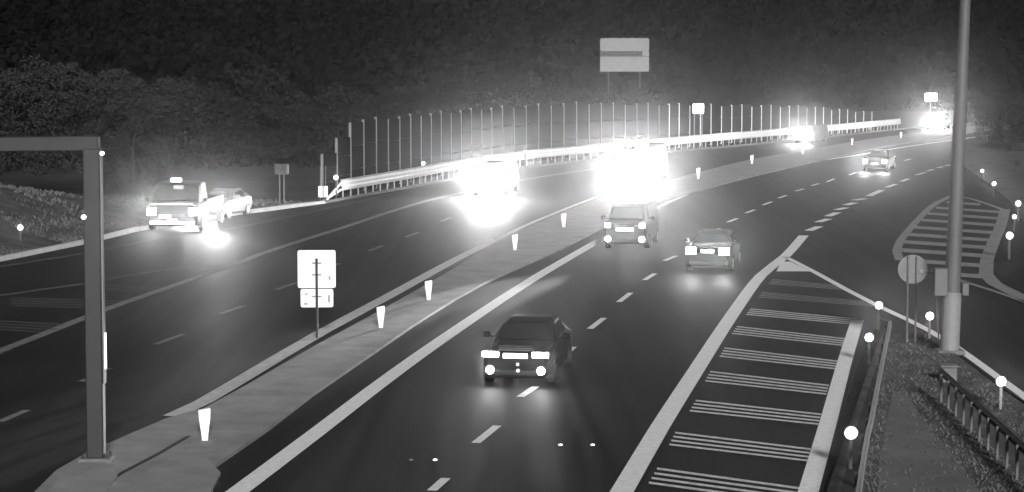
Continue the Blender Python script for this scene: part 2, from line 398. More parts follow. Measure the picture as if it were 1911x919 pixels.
# ------------------------------------------------------------------ trees
def tree_meshes(seed, h, spread, leaf_n, leaf_s, m):
    rd = random.Random(seed); tk = MB(); lf = MB()
    tk.tube((0, 0, -.3), (rd.uniform(-.1,.1), 0, h*.45), h*.022+.04, h*.014+.02, 8)
    tips = []
    for k in range(9):
        z0 = h*rd.uniform(.1, .5); a = k*2.4+rd.random(); L = spread*rd.uniform(.5, .9)
        e = Vector((math.cos(a)*L, math.sin(a)*L, z0+h*rd.uniform(.02, .36)))
        tk.tube((0, 0, z0), e, h*.009+.015, .015, 5); tips.append(e)
        e2 = e+Vector((rd.uniform(-.5,.5)*spread, rd.uniform(-.5,.5)*spread, h*rd.uniform(.02,.16))); tk.tube(e, e2, .015, .006, 4); tips.append(e2)
    tips += [Vector((rd.uniform(-.3,.3)*spread, rd.uniform(-.3,.3)*spread, h*rd.uniform(.62, .84))) for _ in range(4)]
    tips += [Vector((math.cos(q*1.05)*spread*rd.uniform(.4,1), math.sin(q*1.05)*spread*rd.uniform(.4,1), h*rd.uniform(.08, .3))) for q in range(6)]
    tk.tube((0, 0, h*.44), (0, 0, h*.88), h*.013+.02, .01, 6)
    cl = []
    for t in tips:
        for _ in range(3): cl.append((t+Vector((rd.gauss(0,.25), rd.gauss(0,.25), rd.gauss(0,.2)))*spread*.6, spread*rd.uniform(.16, .34)))
    for i in range(leaf_n):
        c, r = cl[i % len(cl)]
        d = Vector((rd.gauss(0, 1), rd.gauss(0, 1), rd.gauss(0, 1))).normalized()*r*rd.uniform(.5, 1)**.5
        leafq(lf, c+d, leaf_s*rd.uniform(.6, 1.2), rd)
    return mesh_of(tk, 'trunk', 'bark'), mesh_of(lf, 'crown', m)
TM = [tree_meshes(1, 5.6, 2.2, 11000, .085, 'leaf_pale'), tree_meshes(2, 5.6, 2.6, 11000, .09, 'leaf_pale'), tree_meshes(3, 7.5, 2.8, 5000, .2, 'leaf'), tree_meshes(4, 7.0, 3.2, 5000, .2, 'leaf')]
def tree(kind, p, s, label, group):
    r = empty('broadleaf_tree', p, random.random()*6.28, label=label, cat='tree', group=group); r.scale = (s, s, s*random.uniform(.95, 1.08))
    part(TM[kind][0], 'trunk', r); part(TM[kind][1], 'crown', r)
ORD = ['leftmost', 'second', 'third', 'fourth', 'fifth', 'sixth', 'seventh', 'eighth', 'ninth', 'tenth', 'eleventh', 'twelfth', 'thirteenth', 'fourteenth', 'fifteenth', 'sixteenth', 'seventeenth', 'eighteenth', 'nineteenth', 'twentieth']
def nth(i): return ORD[i] if i == 0 else ORD[i]+' from the left'
for i, (x, yt, Y) in enumerate([(-25,128,118),(22,124,112),(62,120,120),(105,114,114),(140,122,124),(175,135,116),(212,140,122),(243,146,116),(262,195,124)]):
    top = at_depth(x, yt, Y); z0 = 2.6 if x < 230 else 1.8; s = (top.z-z0)/5.6
    tree(i % 2, (top.x, Y, z0), s, 'pale tree on the embankment behind the gantry, %s of its row' % nth(i), 'pale trees on the left embankment')
for i, (x, yt, Y) in enumerate([(300,168,160),(345,150,168),(395,160,158),(440,140,170),(485,128,165),(520,150,172),(560,168,160),(600,162,178)]):
    top = at_depth(x, yt, Y); s = top.z/7.3
    tree(2+i % 2, (top.x, Y, 0), s, 'dark tree behind left truck and small sign, %s' % nth(i), 'dark trees between embankment and noise barrier')
for i, (x, yt, Y) in enumerate([(655,172,215),(700,165,222),(748,158,230),(800,148,225),(852,132,232),(905,118,228),(955,135,240),(1005,150,246),(1060,160,250),(1120,165,262),(1190,158,270),(1260,162,278),(1330,160,286),(1400,158,296),(1475,165,305),(1550,170,318)]):
    top = at_depth(x, yt, Y+8); s = top.z/7.3
    tree(2+i % 2, (top.x, Y+8, 0), max(.4, s), 'dark tree above the noise barrier, %s of its row' % nth(i), 'dark trees behind the noise barrier')
for i, (x, yt, Y) in enumerate([(1655,90,330),(1700,100,335),(1760,130,320),(1815,185,250),(1852,190,205),(1888,178,190),(1925,170,185),(1900,300,160)]):
    top = at_depth(x, yt, Y); s = top.z/7.3
    tree([3, 2, 3, 2, 1, 0, 1, 0][i], (top.x, Y, 0), s*([1, 1, 1, 1, 1.3, 1.3, 1.3, 1.3][i]), 'tree beyond the slip road at right, %s of its group' % nth(i), 'trees at the right beyond the slip road')

# ------------------------------------------------------------------ guardrails
def wbeam(z0, z1):
    h = z1-z0; prof = []
    for t, s in ((0, 0), (.08, .0), (.2, .07), (.35, .07), (.5, 0), (.65, .07), (.8, .07), (.92, 0), (1, 0)): prof.append((s, z0+h*t))
    return prof + [(s-.02, z) for s, z in reversed(prof)]
def guardrail(name, foot, label, m, z0, z1, post_step, post_m, posts_limit=300, side=-.12, group=None):
    base = foot[0]
    r = empty(name, base, label=label, cat='guardrail', group=group)
    loc = [p-base for p in foot]
    mb = MB(); mb.sweep(loc, wbeam(z0, z1)); mb.build('rail', m, r)
    pm = MB(); pm.box(-.05, .05, -.03, .03, 0, z1-.04, ch=.01); me = mesh_of(pm, 'post', post_m)
    for p, a in arc_points(loc, post_step, .6):
        part(me, 'post', r, p + Vector((math.sin(a), -math.cos(a), 0))*side, a)
    return r, loc
gf = resample(px([(637,374),(700,362),(753,352),(880,327),(1000,309),(1240,284),(1300,278),(1480,261),(1590,251),(1680,241)]), 3)
gr, gl = guardrail('guardrail', gf, 'long white steel guardrail with close posts along the far edge beneath the noise barrier', 'rail_white', .55, 1.12, 1.33, 'galvanised')
mb = MB(); mb.sweep(gl, [(-.05, 1.14), (.05, 1.14), (.05, 1.2), (-.05, 1.2)]); mb.build('top_tube', 'galvanised', gr)
a0 = G(600, 378)-gf[0]
for dz in (0, .38):
    mb = MB(); mb.tube(a0+Vector((dz*.5, 0, .03)), Vector((0, 0, .62+dz)), .07, n=8); mb.build('end_rail', 'rail_white', gr)
vf = [Vector((p.x, p.y, .05)) for p in resample(px([(1663,603),(1650,668),(1641,714),(1627,789),(1622,808),(1612,870),(1605,919),(1598,975)], .8), 2)]
guardrail('guardrail', vf, 'narrow guardrail seen end-on between the round markers and the verge', 'galvanised', .66, .82, 2.0, 'steel_grey', side=.12)
vf = [Vector((p.x, p.y, .05)) for p in resample(px([(1757,690),(1800,729),(1850,776),(1911,832),(1990,905)], .8), 1)]
guardrail('guardrail', vf, 'dark low guardrail with pale posts at the bottom right corner', 'steel_dark', .6, .78, 1.05, 'pole_grey', side=.1)

# noise barrier: posts and panels
bf = resample([p+Vector((-.3, 1.4, 0)) for p in px([(606,373),(640,367),(700,356),(753,346),(880,322),(1000,305),(1240,281),(1300,275),(1480,259),(1590,249),(1650,244)])], 2)
def nb_height(x):
    pts = [(-99, 2.6), (-10.9, 2.6), (-10.0, 4.4), (5, 4.5), (14, 4.0), (19, 3.7), (30, 3.1), (40, 2.0), (46, 1.2), (99, 1.0)]
    for (a, b), (c, d) in zip(pts, pts[1:]):
        if a <= x <= c: return b+(d-b)*(x-a)/(c-a)
nb = empty('noise_barrier', bf[0], label='long noise barrier of tall upright posts and dark panels behind the guardrail', cat='noise barrier')
st = arc_points([p-bf[0] for p in bf], 2.35, .1)
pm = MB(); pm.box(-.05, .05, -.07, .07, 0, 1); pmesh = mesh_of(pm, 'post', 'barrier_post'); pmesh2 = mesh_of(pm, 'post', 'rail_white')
pan = MB(); pan.box(0, 1, -.03, .03, 0, 1); panm = [mesh_of(pan, 'panel', 'barrier_panel'), mesh_of(pan, 'panel', 'barrier_panel_lit')]
for i, (p, a) in enumerate(st):
    hgt = nb_height(p.x+bf[0].x)+.12*math.sin(i*2.1); part(pmesh2 if p.x+bf[0].x > 14 else pmesh, 'post', nb, p, a, (1, 1, hgt))  # posts whiter towards the right, glare put into their colour
    if i+1 < len(st):
        q = st[i+1][0]; L = (q-p).length; aa = math.atan2(q.y-p.y, q.x-p.x); X = p.x+bf[0].x
        d = Vector((math.cos(aa), math.sin(aa), 0))
        for k in range(3):
            hh = (hgt-.06)/3
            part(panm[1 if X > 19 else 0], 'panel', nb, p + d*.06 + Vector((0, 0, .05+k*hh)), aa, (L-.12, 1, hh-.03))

# ------------------------------------------------------------------ delineator posts on the median
dl = MB()
for z, a, b in ((0, .055, .04), (.15, .06, .042), (.95, .095, .05)):
    pass
def post_ring(s, z, w_, d_): return [(-w_, -d_, z), (w_, -d_, z), (w_*.6, d_, z), (-w_*.6, d_, z)]
vs = post_ring(1, 0, .06, .04)+post_ring(1, .15, .075, .045)+post_ring(1, .5, .12, .055)+[(-.125, -.055, .64), (.125, -.055, .68), (.08, .055, .68), (-.08, .055, .64)]
dl.add(vs, [(0,3,2,1)]+[(r*4+i, r*4+(i+1) % 4, r*4+4+(i+1) % 4, r*4+4+i) for r in range(3) for i in range(4)]+[(12,13,14,15)])
dpost = mesh_of(dl, 'post_body', 'reflective_white')
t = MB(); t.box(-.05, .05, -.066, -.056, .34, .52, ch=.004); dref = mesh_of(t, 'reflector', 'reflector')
DEL = [(383,822,1.05,'white tapered delineator post on the median, nearest the camera beside the gantry'),(711,612,1,'white delineator post on the median just right of the twin-plate sign'),
       (800,560,1,'white delineator post on the median, second beyond the twin-plate sign'),(961,467,1,'white delineator post on the median right of the left car’s light pool'),
       (1052,424,1,'white delineator post on the median just left of the grey van'),(1303,334,1.1,'white delineator post on the median right of the brightest truck'),
       (1403,306,1,'white delineator post on the far median below the start of the bright barrier panels'),(1498,288,1,'white delineator post on the far median below the far bright headlamps'),
       (1590,271,.9,'white delineator post on the far median, second from the right end'),(1681,258,.9,'white delineator post on the far median, rightmost before the tall pole')]
for x, y, s, lb in DEL:
    r = empty('delineator_post', G(x, y, .08), label=lb.replace('’', "'"), cat='delineator', group='delineator posts along the median'); r.scale = (s, s, s)
    part(dpost, 'post_body', r); part(dref, 'reflector', r)

# retroreflective markers on posts by gore and roadside, their return put in as glow
mp = MB(); mp.box(-.035, .035, -.025, .025, 0, .66, ch=.008); mpm = mesh_of(mp, 'post', 'steel_dark')
mpp = mesh_of(mp, 'post', 'box_grey')
hs = MB(); hs.tube((0, .03, .76), (0, -.02, .76), .13, .14, 16); hsm = mesh_of(hs, 'housing', 'steel_dark')
ln = MB(); ln.tube((0, -.021, .76), (0, -.05, .76), .115, .09, 16); lnm = mesh_of(ln, 'lens', 'marker_glow')
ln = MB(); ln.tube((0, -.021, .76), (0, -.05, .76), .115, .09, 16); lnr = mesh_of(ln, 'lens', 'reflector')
MK = [(1640,570,1,'reflective round marker on the exit edge line at the far corner of the hatching',1),(1622,630,1,'reflective round marker just right of the top of the hatched strip',1),
      (1588,808,1.1,'reflective round marker beside the bottom part of the hatched strip',1),(1735,590,1,'reflective round marker on a pale post between round sign and tall pole',1),
      (1868,712,1,'reflective round marker beside the slip road line at the lower right',1),
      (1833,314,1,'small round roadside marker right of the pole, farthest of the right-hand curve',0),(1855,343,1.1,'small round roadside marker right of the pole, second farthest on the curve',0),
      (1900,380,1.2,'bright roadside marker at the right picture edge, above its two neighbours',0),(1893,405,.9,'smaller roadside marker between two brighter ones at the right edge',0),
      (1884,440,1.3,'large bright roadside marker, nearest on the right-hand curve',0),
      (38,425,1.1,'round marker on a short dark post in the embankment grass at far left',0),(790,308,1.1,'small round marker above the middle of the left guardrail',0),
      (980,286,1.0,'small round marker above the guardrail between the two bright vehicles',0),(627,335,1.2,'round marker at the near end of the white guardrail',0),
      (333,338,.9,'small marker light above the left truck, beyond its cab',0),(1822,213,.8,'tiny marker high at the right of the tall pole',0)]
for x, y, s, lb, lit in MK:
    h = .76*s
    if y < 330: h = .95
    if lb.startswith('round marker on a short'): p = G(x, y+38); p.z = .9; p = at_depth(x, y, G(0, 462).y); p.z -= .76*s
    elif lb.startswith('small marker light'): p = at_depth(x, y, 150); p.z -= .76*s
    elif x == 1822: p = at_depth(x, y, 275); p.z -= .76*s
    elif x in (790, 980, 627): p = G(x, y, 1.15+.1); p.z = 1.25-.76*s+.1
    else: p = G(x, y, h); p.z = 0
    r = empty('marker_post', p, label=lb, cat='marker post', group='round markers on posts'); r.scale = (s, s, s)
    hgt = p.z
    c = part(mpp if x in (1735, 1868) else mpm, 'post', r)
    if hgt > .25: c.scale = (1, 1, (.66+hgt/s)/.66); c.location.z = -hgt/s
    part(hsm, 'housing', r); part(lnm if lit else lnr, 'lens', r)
    l = bpy.data.lights.new('marker_halo_spot', 'SPOT'); l.energy = 1.1*(p.y/30)**2.6*(30 if lit else 4)*1.6; l.spot_size = R(10); l.spot_blend = 1; l.shadow_soft_size = .05  # spot added at each marker, aimed at the camera to make a halo
    lo = bpy.data.objects.new('marker_halo_spot', l); C.objects.link(lo); lo.parent = r; lo.location = (0, -.08, .76)
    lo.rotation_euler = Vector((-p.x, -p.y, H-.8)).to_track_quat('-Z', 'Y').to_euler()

# ------------------------------------------------------------------ signs
def rounded(w_, h_, y0, y1, z, r=.06, xc=0):
    pts = []
    for cx, cz, a0_ in ((w_/2-r, h_/2-r, 0), (-w_/2+r, h_/2-r, 90), (-w_/2+r, -h_/2+r, 180), (w_/2-r, -h_/2+r, 270)):
        for k in range(5): a = R(a0_+k*22.5); pts.append((xc+cx+r*math.cos(a), z+cz+r*math.sin(a)))
    n_ = len(pts); mb = MB()
    mb.add([(x, y0, zz) for x, zz in pts]+[(x, y1, zz) for x, zz in pts], [tuple(range(n_)), tuple(range(2*n_-1, n_-1, -1))]+[(i, (i+1) % n_, n_+(i+1) % n_, n_+i) for i in range(n_)])
    return mb
s1 = empty('road_sign', G(592, 628, .08), R(3), label='back of a white square sign over a smaller plate on a thin median pole', cat='sign')
rounded(1.13, 1.13, -.012, .012, 2.02).build('upper_plate', 'sign_back', s1)
rounded(.97, .55, -.012, .012, 1.15).build('lower_plate', 'sign_back', s1)
mb = MB(); mb.tube((0, -.07, -.02), (0, -.07, 2.3), .038, n=10); mb.tube((0,-.07,2.3), (0,-.07,2.34), .05, .03, 10); mb.build('pole', 'steel_grey', s1)
for z in (2.2, 1.85, 1.2):
    mb = MB(); mb.box(-.14, .14, -.035, -.014, z-.02, z+.02); mb.build('bracket', 'box_grey', s1)
for x, z, w_, h_ in ((-.32,1.27,.09,.05),(-.33,.98,.1,.07),(.36,1.13,.07,.22),(.38,1.75,.06,.12)):
    mb = MB(); mb.box(x-w_/2, x+w_/2, -.0165, -.0135, z-h_/2, z+h_/2); mb.build('sticker', 'smudge', s1)
# overhead-height sign beyond the barrier
Yb = 300; c0 = at_depth(1165, 133, Yb); sc = Yb/F
s2 = empty('road_sign', (c0.x, Yb, 0), label='large pale rectangular sign with a dark central band high above the glare', cat='sign')
W2 = 90*sc; zb = c0.z
def pl(x0, x1, y0, y1, m, nm, yy=-.05, r=.2):
    "x, y in sign pixels from the left top corner (1120,72)"
    X0 = (x0-45)*sc; X1 = (x1-45)*sc; Z1 = zb+(61-y0)*sc; Z0 = zb+(61-y1)*sc
    b = rounded(X1-X0, Z1-Z0, yy, yy+.06, (Z0+Z1)/2, r, (X0+X1)/2); return b.build(nm, m, s2)
pl(0, 91, 0, 24, 'sign_plate', 'upper_panel', r=.25); pl(0, 78.5, 24.2, 34, 'sign_dark', 'dark_band', r=.05); pl(78.7, 91, 24.2, 33.6, 'sign_plate', 'side_panel', r=.03); pl(0, 91, 34.2, 62, 'sign_plate', 'lower_panel', r=.1)
mb = MB(); mb.box(-W2/2, W2/2, .02, .05, zb+.1, zb+61*sc-.1); mb.build('backing', 'steel_dark', s2)
for x in (-2.2, 2.2):
    mb = MB(); mb.tube((x, .2, -.1), (x, .2, zb+4.2), .1, n=10); mb.build('support_post', 'steel_dark', s2)
# round sign back right
p = G(1700, 640, .09)
s3 = empty('round_sign', p, R(-6), label='back of a grey round sign on two thin posts left of the tall pole', cat='sign')
cz = at_depth(1702, 503, p.y).z-p.z
mb = MB(); mb.tube((0.02, .03, cz), (0.02, .055, cz), .425, .425, 36); mb.build('disc', 'sign_grey', s3)
for x in (-.12, .12):
    mb = MB(); mb.tube((x, 0, -.05), (x, 0, cz+.38), .03, n=8); mb.build('post', 'pole_grey', s3)
for z in (.2, -.2):
    mb = MB(); mb.box(-.25, .28, .005, .03, cz+z-.02, cz+z+.02); mb.build('crossbar', 'sign_grey', s3)
mb = MB(); mb.box(.2, .34, -.03, .02, cz-.12, cz+.0, ch=.01); mb.build('clamp', 'box_grey', s3)
mb = MB(); mb.tube((.34, 0, cz-.04), (.56, 0, cz-.1), .02, n=6); mb.build('cable', 'box_grey', s3)
# small dark twin-post sign, far left side
p = G(526, 388)
s4 = empty('road_sign', p, label='small dark sign on two posts behind the kerb left of the guardrail end', cat='sign')
k = p.y/F
mb = rounded(26*k, 20*k, -.02, .02, 72*k, .05); mb.build('plate', 'sign_dark', s4)
mb = MB(); mb.box(11*k, 14*k, -.04, -.021, 64*k, 81*k); mb.build('reflective_strip', 'sign_plate', s4)
for x in (-4, 4):
    mb = MB(); mb.tube((x*k, .05, -.02), (x*k, .05, 74*k), .035, n=8); mb.build('post', 'pole_grey', s4)
# marker boards at guardrail end
for x, lb in ((598, 'left white marker board on a post at the guardrail end'), (608, 'right white marker board on a post at the guardrail end')):
    p = G(x, 380); k = p.y/F; r = empty('marker_board', p, label=lb, cat='marker board', group='twin marker boards at the guardrail end')
    rounded(8*k, 21*k, -.01, .01, 22*k, .03).build('board', 'reflective_white', r)
    mb = MB(); mb.tube((0, .03, -.02), (0, .03, 70*k), .025, n=8); mb.build('post', 'pole_grey', r)
# lit box signs
def lit_sign(x, y, w_, h_, Y, label, posts):
    p = at_depth(x, y, Y); k = Y/F; r = empty('lit_sign', (p.x, Y, 0), label=label, cat='lit sign')
    mb = MB(); mb.box(-w_*k/2-.04, w_*k/2+.04, -.1, .12, p.z-h_*k/2-.04, p.z+h_*k/2+.04, ch=.03); mb.build('housing', 'steel_dark', r)
    rounded(w_*k, h_*k, -.12, -.1, p.z, .12).build('light_face', 'soft_glow', r)
    for q in posts:
        mb = MB(); mb.tube((q, .0, -.05), (q, .0, p.z-h_*k/2), .06, n=8); mb.build('post', 'barrier_post', r)
lit_sign(1303, 203, 20, 18, G(1303, 276).y, 'small bright lit square sign on two posts above the noise barrier', (-.35, .35))
lit_sign(1737, 182, 22, 15, 285, 'small bright lit sign above the far headlamps left of the tall pole', (0,))

# ------------------------------------------------------------------ gantry (left) and tall pole (right)
p = G(180, 858, .1); k = p.y/F
gt = empty('gantry', p, label='grey steel portal gantry post with arm reaching left out of view', cat='gantry')
ztop = at_depth(180, 254, p.y).z-p.z
mb = MB(); mb.box(-.175, .175, -.16, .16, .05, ztop-.25, Matrix.Rotation(R(.25), 4, 'Y'), ch=.025); mb.build('column', 'steel_grey', gt)
mb = MB(); mb.box(-6.5, .24, -.14, .14, ztop-.3, ztop, Matrix.Rotation(R(-.6), 4, 'Y'), ch=.02); mb.build('arm', 'steel_grey', gt)
mb = MB(); mb.box(.178, .215, -.12, .12, 4.6, ztop-.3); mb.box(.19, .215, -.10, .10, 1.6, 4.6); mb.build('edge_plate', 'box_grey', gt)
mb = MB(); mb.box(-.34, .34, -.3, .3, -.04, .06, ch=.02); mb.build('base_plate', 'concrete', gt)
for x in (-.25, .25):
    for y in (-.22, .22):
        mb = MB(); mb.tube((x, y, .06), (x, y, .14), .025, n=6); mb.build('bolt', 'steel_dark', gt)
for x, z, w_ in ((.26, ztop-.35, .06), (-.14, (858-397)*k, .07)):
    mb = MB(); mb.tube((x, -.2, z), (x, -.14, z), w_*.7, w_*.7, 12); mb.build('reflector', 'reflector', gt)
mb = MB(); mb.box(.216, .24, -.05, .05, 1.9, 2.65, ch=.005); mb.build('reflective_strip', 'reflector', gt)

p = G(1772, 655, .1); k = p.y/F
tp = empty('tall_pole', p, R(0), label='tall grey tapered mast with control boxes at the right of the picture', cat='pole')
tilt = Matrix.Rotation(R(1.5), 4, 'Y')
zj = (655-548)*k
mb = MB(); mb.tube(tilt @ Vector((0, 0, .0)), tilt @ Vector((0, 0, zj)), .27, .265, 24); mb.tube(tilt @ Vector((0, 0, zj)), tilt @ Vector((0, 0, zj+.06)), .3, .3, 24); mb.build('lower_section', 'box_grey', tp)
mb = MB(); mb.tube(tilt @ Vector((0, 0, zj+.061)), tilt @ Vector((0, 0, 13)), .225, .12, 24); mb.build('shaft', 'pole_grey', tp)
mb = MB(); mb.box(-.53, -.16, -.38, -.05, (655-549)*k, (655-497)*k, ch=.02); mb.build('control_box', 'pole_grey', tp)
mb = MB(); mb.box(.27, .46, -.3, -.05, (655-549)*k, (655-525)*k, ch=.02); mb.build('junction_box', 'pole_grey', tp)
mb = MB(); mb.tube((-.45, -.15, zj-.05), (-.3, -.05, .1), .02, n=6); mb.build('conduit', 'steel_dark', tp)
mb = MB(); mb.box(-.38, .38, -.36, .36, -.08, .04, ch=.02); mb.build('base_plate', 'concrete', tp)
p = G(1769, 712, .09)
mb = MB(); mb.box(-.2, .2, -.2, .2, -.02, .38, ch=.03); mb.box(-.24, .24, -.24, .24, .38, .44, ch=.02)
tag(mb.build('concrete_block', 'concrete', None, p), 'pale concrete block on the verge in front of the tall mast', 'block')
# studs
for i, (x, y) in enumerate([(767,859),(812,859),(1046,831),(1106,831),(388,902),(402,893)]):
    mb = MB(); mb.tube((0, 0, 0), (0, 0, .018), .045, .04, 10)
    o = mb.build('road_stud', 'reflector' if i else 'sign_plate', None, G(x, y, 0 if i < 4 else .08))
    tag(o, ['faint road stud left of the near lane dashes','bright road stud in the left lane ahead of the nearest car','road stud right of the near lane dashes, left of two','road stud right of the near lane dashes, right of two','tiny bright stud on the median edge at the bottom','tiny bright stud on the median edge, upper of two'][i], 'road stud', 'small reflecting studs')

# ------------------------------------------------------------------ vehicles
def loft(rows):
    "rows: (y, half width, z bottom, z shoulder, glass base half width, glass top half width, z roof)"
    mb = MB(); n_ = 13; vs = []
    for y, w_, zb_, zs, gb, gt_, zr in rows:
        half = [(w_*.82, zb_), (w_*.97, zb_+.1), (w_, (zb_+zs)/2), (w_*.97, zs-.06), (gb, zs), (gt_, zr-.07), (gt_*.82, zr)]
        ring = half + [(-a, b) for a, b in reversed(half)]
        n_ = len(ring)
        vs += [(a, y, b) for a, b in ring]
    fs = []
    for i in range(len(rows)-1):
        for j in range(n_): kx = (j+1) % n_; fs.append((i*n_+j, i*n_+kx, i*n_+n_+kx, i*n_+n_+j))
    fs += [tuple(range(n_)), tuple(range(len(rows)*n_-1, len(rows)*n_-n_-1, -1))]
    mb.add(vs, fs); return mb
def rows_car(L, W, Hh, hood, kind):
    w_ = W/2
    if kind == 'car':
        return [(0, w_*.8, .28, hood-.16, w_*.7, w_*.6, hood-.12), (.12, w_*.93, .2, hood-.06, w_*.8, w_*.72, hood-.03), (.6, w_*.99, .18, hood, w_*.86, w_*.8, hood+.04),
                (1.25, w_, .18, hood+.06, w_*.88, w_*.84, hood+.11), (1.95, w_, .18, hood+.09, w_*.9, w_*.7, Hh-.07), (2.5, w_, .18, hood+.1, w_*.9, w_*.7, Hh), (3.3, w_, .18, hood+.12, w_*.9, w_*.69, Hh-.02),
                (L-.75, w_, .2, hood+.14, w_*.88, w_*.66, Hh-.12), (L-.15, w_*.95, .24, hood+.08, w_*.84, w_*.74, hood+.2), (L, w_*.86, .32, hood-.02, w_*.74, w_*.66, hood+.02)]
    return [(0, w_*.86, .3, hood-.2, w_*.78, w_*.7, hood-.12), (.12, w_*.96, .24, hood-.06, w_*.86, w_*.8, hood-.02), (.55, w_, .22, hood+.02, w_*.92, w_*.87, hood+.1),
            (1.15, w_, .22, hood+.06, w_*.94, w_*.82, Hh-.12), (1.5, w_, .22, hood+.08, w_*.95, w_*.85, Hh), (L-.2, w_, .24, hood+.08, w_*.95, w_*.86, Hh), (L, w_*.95, .3, hood, w_*.9, w_*.82, Hh-.1)]
wt = MB(); wt.tube((-.11, 0, 0), (.11, 0, 0), .32, .32, 22); wheel_m = mesh_of(wt, 'wheel', 'tyre')
wr = MB(); wr.tube((-.115, 0, 0), (.115, 0, 0), .2, .2, 16); rim_m = mesh_of(wr, 'rim', 'rim')
def vehicle(name, loc, rz, label, cat, kind, L, W, Hh, hood, lamp_z, lamp_w, lamp_h, paint='paint_black', lamp='lamp', fog=None, plate_z=.55, spot=0, spot_pitch=1.5, spot_size=70, mirror_lit=True, plate_w=.52, lamp_in=0.0, extra=None, plate_m='plate_white', beam_yaw=0, blend=.8, high=0, high_size=24):
    r = empty(name, loc, rz, label=label, cat=cat)
    rows = rows_car(L, W, Hh, hood, kind); b = loft(rows); b.smooth = False; bo = b.build('body', paint, r)
    bv = bo.modifiers.new('soft', 'BEVEL'); bv.width = .04; bv.segments = 2; bv.limit_method = 'ANGLE'; bv.angle_limit = R(18)
    w_ = W/2
    # windscreen
    i0 = 3 if kind == 'car' else 2
    a, c = rows[i0], rows[i0+1]
    def wq(t, e): y = a[0]+(c[0]-a[0])*t; return y-.03, (a[6]-.0)+(c[6]-a[6])*t+.02
    (ya, za), (yc, zc) = wq(.08, 0), wq(.93, 0)
    mb = MB(); mb.add([(-a[5]*.9, ya, za), (a[5]*.9, ya, za), (c[5]*.8, yc, zc), (-c[5]*.8, yc, zc)]+[(-a[5]*.9, ya+.02, za-.02), (a[5]*.9, ya+.02, za-.02), (c[5]*.8, yc+.02, zc-.02), (-c[5]*.8, yc+.02, zc-.02)], [(0,1,2,3),(7,6,5,4),(0,4,5,1),(1,5,6,2),(2,6,7,3),(3,7,4,0)]); mb.build('windscreen', 'glass', r)
    for sd in (-1, 1):
        y0, y1 = c[0]+.05, (L-1.0 if kind == 'car' else min(2.3, L-.3))
        zb_, zt = c[3]+.05, Hh-.14
        gb, g2 = c[4]+.004, c[5]+.008
        mb = MB(); mb.add([(sd*gb, y0-.35*(kind == 'car'), zb_), (sd*gb, y1, zb_), (sd*(g2+.02), y1-.1, zt), (sd*(g2+.02), y0+.15, zt)]+[(sd*(gb-.02), y0-.35*(kind == 'car'), zb_), (sd*(gb-.02), y1, zb_), (sd*g2, y1-.1, zt), (sd*g2, y0+.15, zt)], [(0,1,2,3),(7,6,5,4),(0,4,5,1),(1,5,6,2),(2,6,7,3),(3,7,4,0)]); mb.build('side_window', 'glass', r)
        mb = MB(); mb.box(sd*(w_+.13)-.1, sd*(w_+.13)+.1, c[0]-.3, c[0]-.16, c[3]+.02, c[3]+.19, ch=.03); mb.tube((sd*(w_-.06), c[0]-.2, c[3]+.03), (sd*(w_+.1), c[0]-.2, c[3]+.07), .025, n=6); mo = mb.build('mirror', paint, r)
        lx = sd*(w_*.93-lamp_w/2-lamp_in)
        mb = MB(); mb.box(lx-lamp_w/2-.03, lx+lamp_w/2+.03, -.02, .16, lamp_z-lamp_h/2-.03, lamp_z+lamp_h/2+.03, ch=.02); ho = mb.build('headlight', 'trim', r)
        mb = MB(); mb.box(lx-lamp_w/2, lx+lamp_w/2, -.045, -.022, lamp_z-lamp_h/2, lamp_z+lamp_h/2, ch=.008); mb.build('lens', lamp, ho)
        if fog:
            mb = MB(); mb.tube((sd*fog[0], .04, fog[1]), (sd*fog[0], -.03, fog[1]), fog[2], fog[2], 14); mb.build('fog_lamp', fog[3], r)
        for y in (.85, L-.85 if L > 3 else 5.2):
            wo = part(wheel_m, 'wheel', r, (sd*(w_-.1), y, .32)); part(rim_m, 'rim', wo)
    mb = MB(); mb.box(-w_*.5, w_*.5, -.012, .1, plate_z+.12, max(plate_z+.2, lamp_z+.02), ch=.01); go = mb.build('grille', 'trim', r)
    for q in range(3):
        zz = plate_z+.14+q*.05; mb = MB(); mb.box(-w_*.46, w_*.46, -.02, -.013, zz, zz+.015); mb.build('grille_bar', 'rim', go)
    mb = MB(); mb.box(-w_*.8, w_*.8, -.015, .1, .3, .42, ch=.01); mb.build('air_intake', 'trim', r)
    mb = MB(); mb.box(-plate_w/2, plate_w/2, -.05, -.03, plate_z-.06, plate_z+.06, ch=.004); mb.build('number_plate', plate_m, r)  # plate gives no light itself, its bright return is emission
    if extra: extra(r, w_)
    if spot:
        for sd in (-1, 1):
            l = bpy.data.lights.new('headlight_beam', 'SPOT'); l.energy = spot; l.spot_size = R(spot_size); l.spot_blend = blend; l.shadow_soft_size = .08
            lo = bpy.data.objects.new('headlight_beam', l); C.objects.link(lo); lo.parent = r
            lo.location = (sd*(w_*.93-lamp_w/2-lamp_in), -.12, lamp_z); d = Vector((math.sin(R(beam_yaw)), -1, -math.tan(R(spot_pitch)))); lo.rotation_euler = d.to_track_quat('-Z', 'Y').to_euler()
        for sd in ((-1, 1) if high else ()):           # extra spots aimed at the camera, added for the glow around the lamps
            l = bpy.data.lights.new('glow_beam', 'SPOT'); l.energy = high; l.spot_size = R(high_size); l.spot_blend = 1; l.shadow_soft_size = .1
            lo = bpy.data.objects.new('glow_beam', l); C.objects.link(lo); lo.parent = r
            lo.location = (sd*(w_*.93-lamp_w/2-lamp_in), -.15, lamp_z)
            q = r.location; d = Vector((-q.x, -q.y, H-lamp_z)); lo.rotation_euler = (Matrix.Rotation(-rz, 3, 'Z') @ d).to_track_quat('-Z', 'Y').to_euler()
    return r
